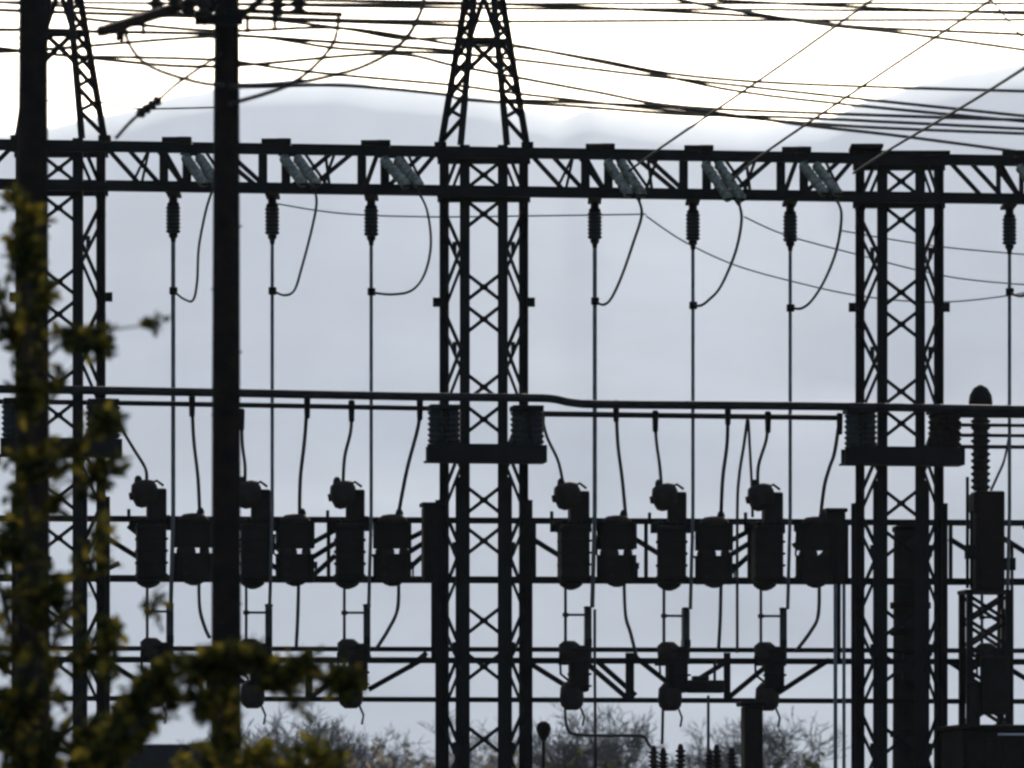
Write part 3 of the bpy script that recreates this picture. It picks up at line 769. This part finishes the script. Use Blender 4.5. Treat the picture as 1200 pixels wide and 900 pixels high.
nearline([(397, 18), (395, 36), (389, 53), (370, 76), (343, 97), (310, 110), (268, 122)], 60.2, 59.7, .021, 'slack wire loop drooping from the right end of the crossarm')
nearline([(498, -6), (492, 16), (478, 42), (456, 62), (425, 78), (395, 87), (345, 97), (268, 102)], 62, 59.7, .024, 'long slack wire loop hanging right of the crossarm pole')
# strain insulator on the sloping stay
st = [(136, 162), (150, 146), (163, 134), (186, 117), (205, 100), (236, 78), (262, 62)]
q = [P(x, y, 59.3 + .1 * i) for i, (x, y) in enumerate(st)]
t = thing('strain_stay', 'thin sloping stay wire with a small dark strain insulator', 'stay wire', q[0])
b = NB(); tube(b, [p_ - q[0] for p_ in smooth_path(q, 5)], .018, 6); obj('stay_wire', b, 'wire', t)
b = NB(); c0 = P(162, 135, 59.4) - q[0]; c1 = P(187, 116, 59.6) - q[0]; lathe(b, sheds((c1 - c0).length, 4, .03, .052), c0, c1 - c0, 12); obj('strain_insulator', b, 'porcelain', t)

# ------------------------------------------------------------------ foliage in front
def leaf(b, c, s, d, nrm):
    d = d.normalized(); sd = d.cross(nrm)
    if sd.length < .05: sd = d.cross(V((.3, .5, .8)))
    sd.normalize(); up = sd.cross(d)
    v = [b.verts.new(c), b.verts.new(c + d * s * .35 + sd * s * .28 + up * s * .05), b.verts.new(c + d * s * .75 + sd * s * .2), b.verts.new(c + d * s),
         b.verts.new(c + d * s * .75 - sd * s * .2), b.verts.new(c + d * s * .35 - sd * s * .28 + up * s * .05)]
    b.faces.new(v)
def rv():
    while True:
        v = V((random.uniform(-1, 1), random.uniform(-1, 1), random.uniform(-1, 1)))
        if .05 < v.length < 1: return v.normalized()
def spray(bw, bl, pts, Y, n_tw, spread, leaves, ls, r0=.03, dz=0.25):
    """a limb through photo points at about distance Y, with twigs and leaves along it"""
    q = smooth_path([P(x, y, Y + random.uniform(-dz, dz)) for x, y in pts], 6)
    tube(bw, q, r0, 6, r0 * .3)
    leaves = int(leaves * 1.25); ls *= 1.3
    for i in range(int(n_tw * (1.0 if Y >= 40 else 1.2))):
        k = random.random() ** .8
        a_ = q[min(int(k * (len(q) - 1)), len(q) - 1)]
        d = rv(); d.z = d.z * .6 + .15
        ln = spread * random.uniform(.35, 1.1)
        ln *= 1.18
        e = a_ + d * ln; m_ = a_.lerp(e, .5) + rv() * ln * .15
        tw = smooth_path([a_, m_, e], 3)
        tube(bw, tw, .006, 4, .002, False)
        for j in range(leaves):
            c = tw[random.randrange(1, len(tw))] + rv() * ls * .5
            leaf(bl, c, ls * random.uniform(.45, 1.3), (d + rv() * 1.1), rv())
def tree(name, label, trunk_pts, limbs, Y, lm, group=None):
    base = P(*trunk_pts[0], Y); base.z = 0
    t = thing(name, label, 'tree', base, 0, group)
    bt = NB(); q = [V((base.x, Y, -.1))] + [P(x, y, Y) for x, y in trunk_pts[1:]]
    tube(bt, smooth_path(q, 5), .11, 10, .05)
    bw, bl = NB(), NB()
    for l in limbs: spray(bw, bl, *l)
    for bb in (bt, bw, bl):
        for v in bb.verts: v.co -= base
    obj('trunk', bt, 'bark', t); obj('branches', bw, 'bark', t); obj('crown', bl, lm, t)
    return t
YF = 40
limbs = [
    ([(60, 900), (45, 780), (30, 640), (38, 520)], YF, 26, .20, 16, .085, .045),
    ([(38, 520), (30, 440), (36, 360), (30, 300), (28, 236)], YF, 30, .125, 14, .075, .03),
    ([(30, 430), (10, 380), (-10, 330)], YF + .3, 12, .11, 12, .075, .02),
    ([(38, 440), (70, 405), (105, 392), (140, 385), (186, 380)], YF, 17, .06, 10, .06, .016, .08),
    ([(40, 420), (62, 398), (95, 400), (120, 408)], YF, 10, .09, 12, .07, .015),
    ([(30, 560), (70, 540), (100, 510), (128, 488)], YF, 11, .12, 15, .08, .02),
    ([(40, 600), (80, 580), (110, 560), (140, 545)], YF, 11, .10, 14, .075, .02),
    ([(60, 760), (90, 690), (110, 650), (112, 610)], YF, 8, .15, 13, .08, .02),
    ([(20, 760), (0, 690), (-15, 640)], YF, 16, .2, 14, .085, .03),
    ([(60, 890), (90, 830), (115, 770), (135, 740)], YF, 13, .2, 13, .085, .025),
    ([(20, 900), (10, 850), (-5, 800)], YF, 24, .22, 15, .085, .03),
    ([(90, 920), (110, 880), (150, 860)], YF, 22, .18, 14, .085, .03),
    ([(40, 480), (62, 455), (90, 425)], YF, 7, .09, 12, .07, .015),
    ([(190, 740), (180, 700), (196, 680)], YF, 3, .06, 9, .06, .012),
]
tree('leafy_tree', 'yellow-green leafy tree climbing in front of the left pole', [(80, 1286), (76, 1150), (66, 1000), (60, 895)], limbs, YF, 'leaf')
limbs = [
    ([(126, 905), (150, 850), (180, 808), (220, 786), (258, 778), (300, 782)], YF - 2, 36, .115, 15, .075, .04, .12),
    ([(258, 778), (310, 778), (350, 788), (385, 798), (408, 808)], YF - 2, 26, .12, 14, .07, .025, .12),
    ([(150, 860), (185, 838), (230, 822), (262, 850)], YF - 2, 12, .1, 13, .07, .02),
    ([(255, 790), (258, 840), (262, 900)], YF - 2, 12, .08, 12, .07, .02, .1),
    ([(120, 900), (140, 870), (170, 840)], YF - 2, 18, .13, 14, .075, .03),
    ([(300, 790), (340, 815), (370, 825)], YF - 2, 7, .08, 12, .065, .015),
]
tree('arching_tree', 'tree with one arching leafy bough reaching right past the crossarm pole', [(100, 1301), (104, 1150), (112, 1000), (126, 900)], limbs, YF - 2, 'leaf')
limbs = [([(x, 950), (x + random.uniform(-10, 10), 920), (x + random.uniform(-14, 14), y)], YF + 1, 13, .10, 13, .07, .02) for x, y in ((215, 893), (240, 890), (262, 884), (290, 880), (318, 872), (345, 868), (372, 876), (398, 884))]
tree('leafy_shrub', 'low yellow-green shrub along the bottom edge below the bough', [(322, 1280), (322, 1200), (322, 1050), (322, 950)], limbs, YF + 1, 'leafbright')['category'] = 'shrub'

# ------------------------------------------------------------------ far bare trees, dry bushes, shed
def grow(b, p, d, ln, r, depth):
    n = 3; pts = [p]; dd = d.copy()
    for i in range(n):
        dd = (dd + rv() * .22 + V((0, 0, .04))).normalized()
        pts.append(pts[-1] + dd * ln / n)
    tube(b, pts, r, 4 if depth < 3 else 6, r * .6, False)
    if depth == 0: return
    for k in range(random.choice((2, 3, 3)) + (1 if depth > 3 else 0)):
        t = random.uniform(.45, 1.0)
        q = pts[0].lerp(pts[-1], t) if t < .8 else pts[-1]
        nd = (dd + rv() * .95).normalized(); nd.z = abs(nd.z) * .7 + nd.z * .3 + .05
        grow(b, q, nd.normalized(), ln * random.uniform(.58, .82), max(r * .55, .015), depth - 1)
def bare_tree(px, py, Y, label, crown_w=0.5):
    base = P(px, 1000, Y); base.z = 0
    H = P(px, py, Y).z
    t = thing('bare_tree', label, 'tree', base, random.uniform(0, 6), 'bare trees beyond the substation')
    bt = NB(); top = V((random.uniform(-.2, .2), 0, H * .32))
    tube(bt, [V((0, 0, -.1)), top * .5, top], .02 * H, 8, .014 * H)
    bc = NB()
    for k in range(5):
        d = V((math.cos(k * 1.26) * .75 * crown_w, math.sin(k * 1.26) * .75 * crown_w, random.uniform(.6, 1.2))).normalized()
        grow(bc, top * random.uniform(.75, 1), d, H * .27, .010 * H, 5)
    zmax = max(v.co.z for v in bc.verts); s = H / zmax
    for v in bc.verts:
        v.co.z = top.z * .7 + (v.co.z - top.z * .7) * ((H - top.z * .7) / (zmax - top.z * .7))
    obj('trunk', bt, 'twig', t); obj('crown', bc, 'twig', t)
for x, y, Y, lab in ((305, 820, 230, 'leftmost bare tree, seen right of the crossarm pole below the bough'), (352, 812, 250, 'bare tree second right of the crossarm pole, below the bough'), 
                  (432, 846, 260, 'bare tree under the fuse switch left of the middle tower'), (566, 812, 250, 'bare tree seen through the middle tower'), (675, 830, 230, 'small bare tree nearest right of the middle tower'),
                  (722, 816, 240, 'wide bare tree behind the thin upright pipe right of middle tower'), (845, 838, 260, 'bare tree behind the transformer bushings'), (905, 826, 230, 'bare tree standing left of the right tower')):
    bare_tree(x, y, Y, lab)
def bush(px, py, Y, w, m, label, n=420):
    base = P(px, 1000, Y); base.z = 0; H = P(px, py, Y).z; W = w / F * Y / 2
    t = thing('dry_bush', label, 'bush', base, 0, 'dry bushes beyond the substation')
    bs, bl = NB(), NB()
    for k in range(14):
        e = V((random.uniform(-1, 1) * W, random.uniform(-1, 1) * W * .6, H * random.uniform(.6, 1)))
        tube(bs, [V((0, 0, 0)), V((e.x * .4, e.y * .4, e.z * .55)), e], .03, 4, .008, False)
        for i in range(n // 14):
            c = e * random.uniform(.55, 1.02) + rv() * W * .28 * random.random()
            leaf(bl, c, random.uniform(.14, .3), rv(), rv())
    obj('stems', bs, 'twig', t); obj('foliage', bl, m, t)
for x, y, Y, w, lab in ((415, 874, 190, 60, 'straw-coloured dry bush under the shrub edge, left of middle tower'), (452, 868, 200, 60, 'straw-coloured dry bush, middle of three left of the middle tower'), (492, 872, 195, 55, 'straw-coloured dry bush touching the middle tower base'), (585, 880, 200, 60, 'dry bush seen through the middle tower')):
    bush(x, y, Y, w, 'drygrass', lab)
for x, y, Y, w, lab in ((655, 884, 180, 50, 'dark low bush just right of middle tower'), (735, 888, 185, 60, 'dark low bush behind the thin upright pipe'), (930, 884, 190, 70, 'dark low bush left of the right tower')):
    bush(x, y, Y, w, 'leafdark', lab)
a_ = P(195, 1000, 170); a_.z = 0
t = thing('shed', 'low shed with a dark slate roof behind the trees at bottom left', 'shed', a_, math.radians(4))
e = P(195, 893, 170).z; rg = P(195, 872, 170).z
b = NB(); box(b, (-1.5, -1.2, 0), (1.5, 1.2, e), .02); obj('wall', b, 'render', t)
b = NB()
vs = [b.verts.new(c) for c in ((-1.7, -1.4, e - .02), (1.7, -1.4, e - .02), (1.7, 0, rg), (-1.7, 0, rg), (1.7, 1.4, e - .02), (-1.7, 1.4, e - .02))]
for f in ((0, 1, 2, 3), (3, 2, 4, 5), (0, 3, 5), (1, 4, 2), (0, 5, 4, 1)): b.faces.new([vs[i] for i in f])
obj('roof', b, 'roof', t)

# ------------------------------------------------------------------ light, sky, camera
SUN_EL, SUN_AZ = math.radians(24), math.radians(8)     # ahead of the camera, a little to the right
w = bpy.data.worlds.new('World'); sc.world = w; w.use_nodes = True
nt = w.node_tree; bg = nt.nodes['Background']
sky = nt.nodes.new('ShaderNodeTexSky'); sky.sky_type = 'NISHITA'; sky.sun_disc = False
sky.sun_elevation = SUN_EL; sky.sun_rotation = SUN_AZ
sky.air_density = 1.0; sky.dust_density = 3.0; sky.ozone_density = 1.5; sky.altitude = 300
nt.links.new(sky.outputs[0], bg.inputs['Color']); bg.inputs['Strength'].default_value = 0.09
ld = bpy.data.lights.new('sun', 'SUN'); ld.energy = 2.0; ld.angle = math.radians(0.6); ld.color = (1, .93, .84)
lo = bpy.data.objects.new('sun', ld); col.objects.link(lo)
# direction the light travels: from the sun down to the scene
sd = V((math.sin(SUN_AZ) * math.cos(SUN_EL), math.cos(SUN_AZ) * math.cos(SUN_EL), math.sin(SUN_EL)))
lo.rotation_euler = (-sd).to_track_quat('-Z', 'Y').to_euler(); lo.location = (0, 0, 40)

cd = bpy.data.cameras.new('camera'); cam = bpy.data.objects.new('camera', cd); col.objects.link(cam)
cam.location = (0, 0, EYE); cam.rotation_euler = (math.radians(90), 0, 0)
cd.sensor_fit = 'HORIZONTAL'; cd.sensor_width = 36; cd.lens = F / 1200 * 36
cd.shift_y = (HZ - 450) / 1200
cd.clip_start = 1; cd.clip_end = 60000
cd.dof.use_dof = True; cd.dof.focus_distance = 100; cd.dof.aperture_fstop = 2.8
sc.camera = cam
sc.view_settings.view_transform = 'Standard'; sc.view_settings.look = 'None'; sc.view_settings.gamma = 1
sc.view_settings.exposure = 1.36
sc.render.engine = 'CYCLES'
sc.cycles.filter_width = 2.7
sc.cycles.max_bounces = 6; sc.cycles.volume_bounces = 1
sc.render.resolution_x = 1024; sc.render.resolution_y = 768
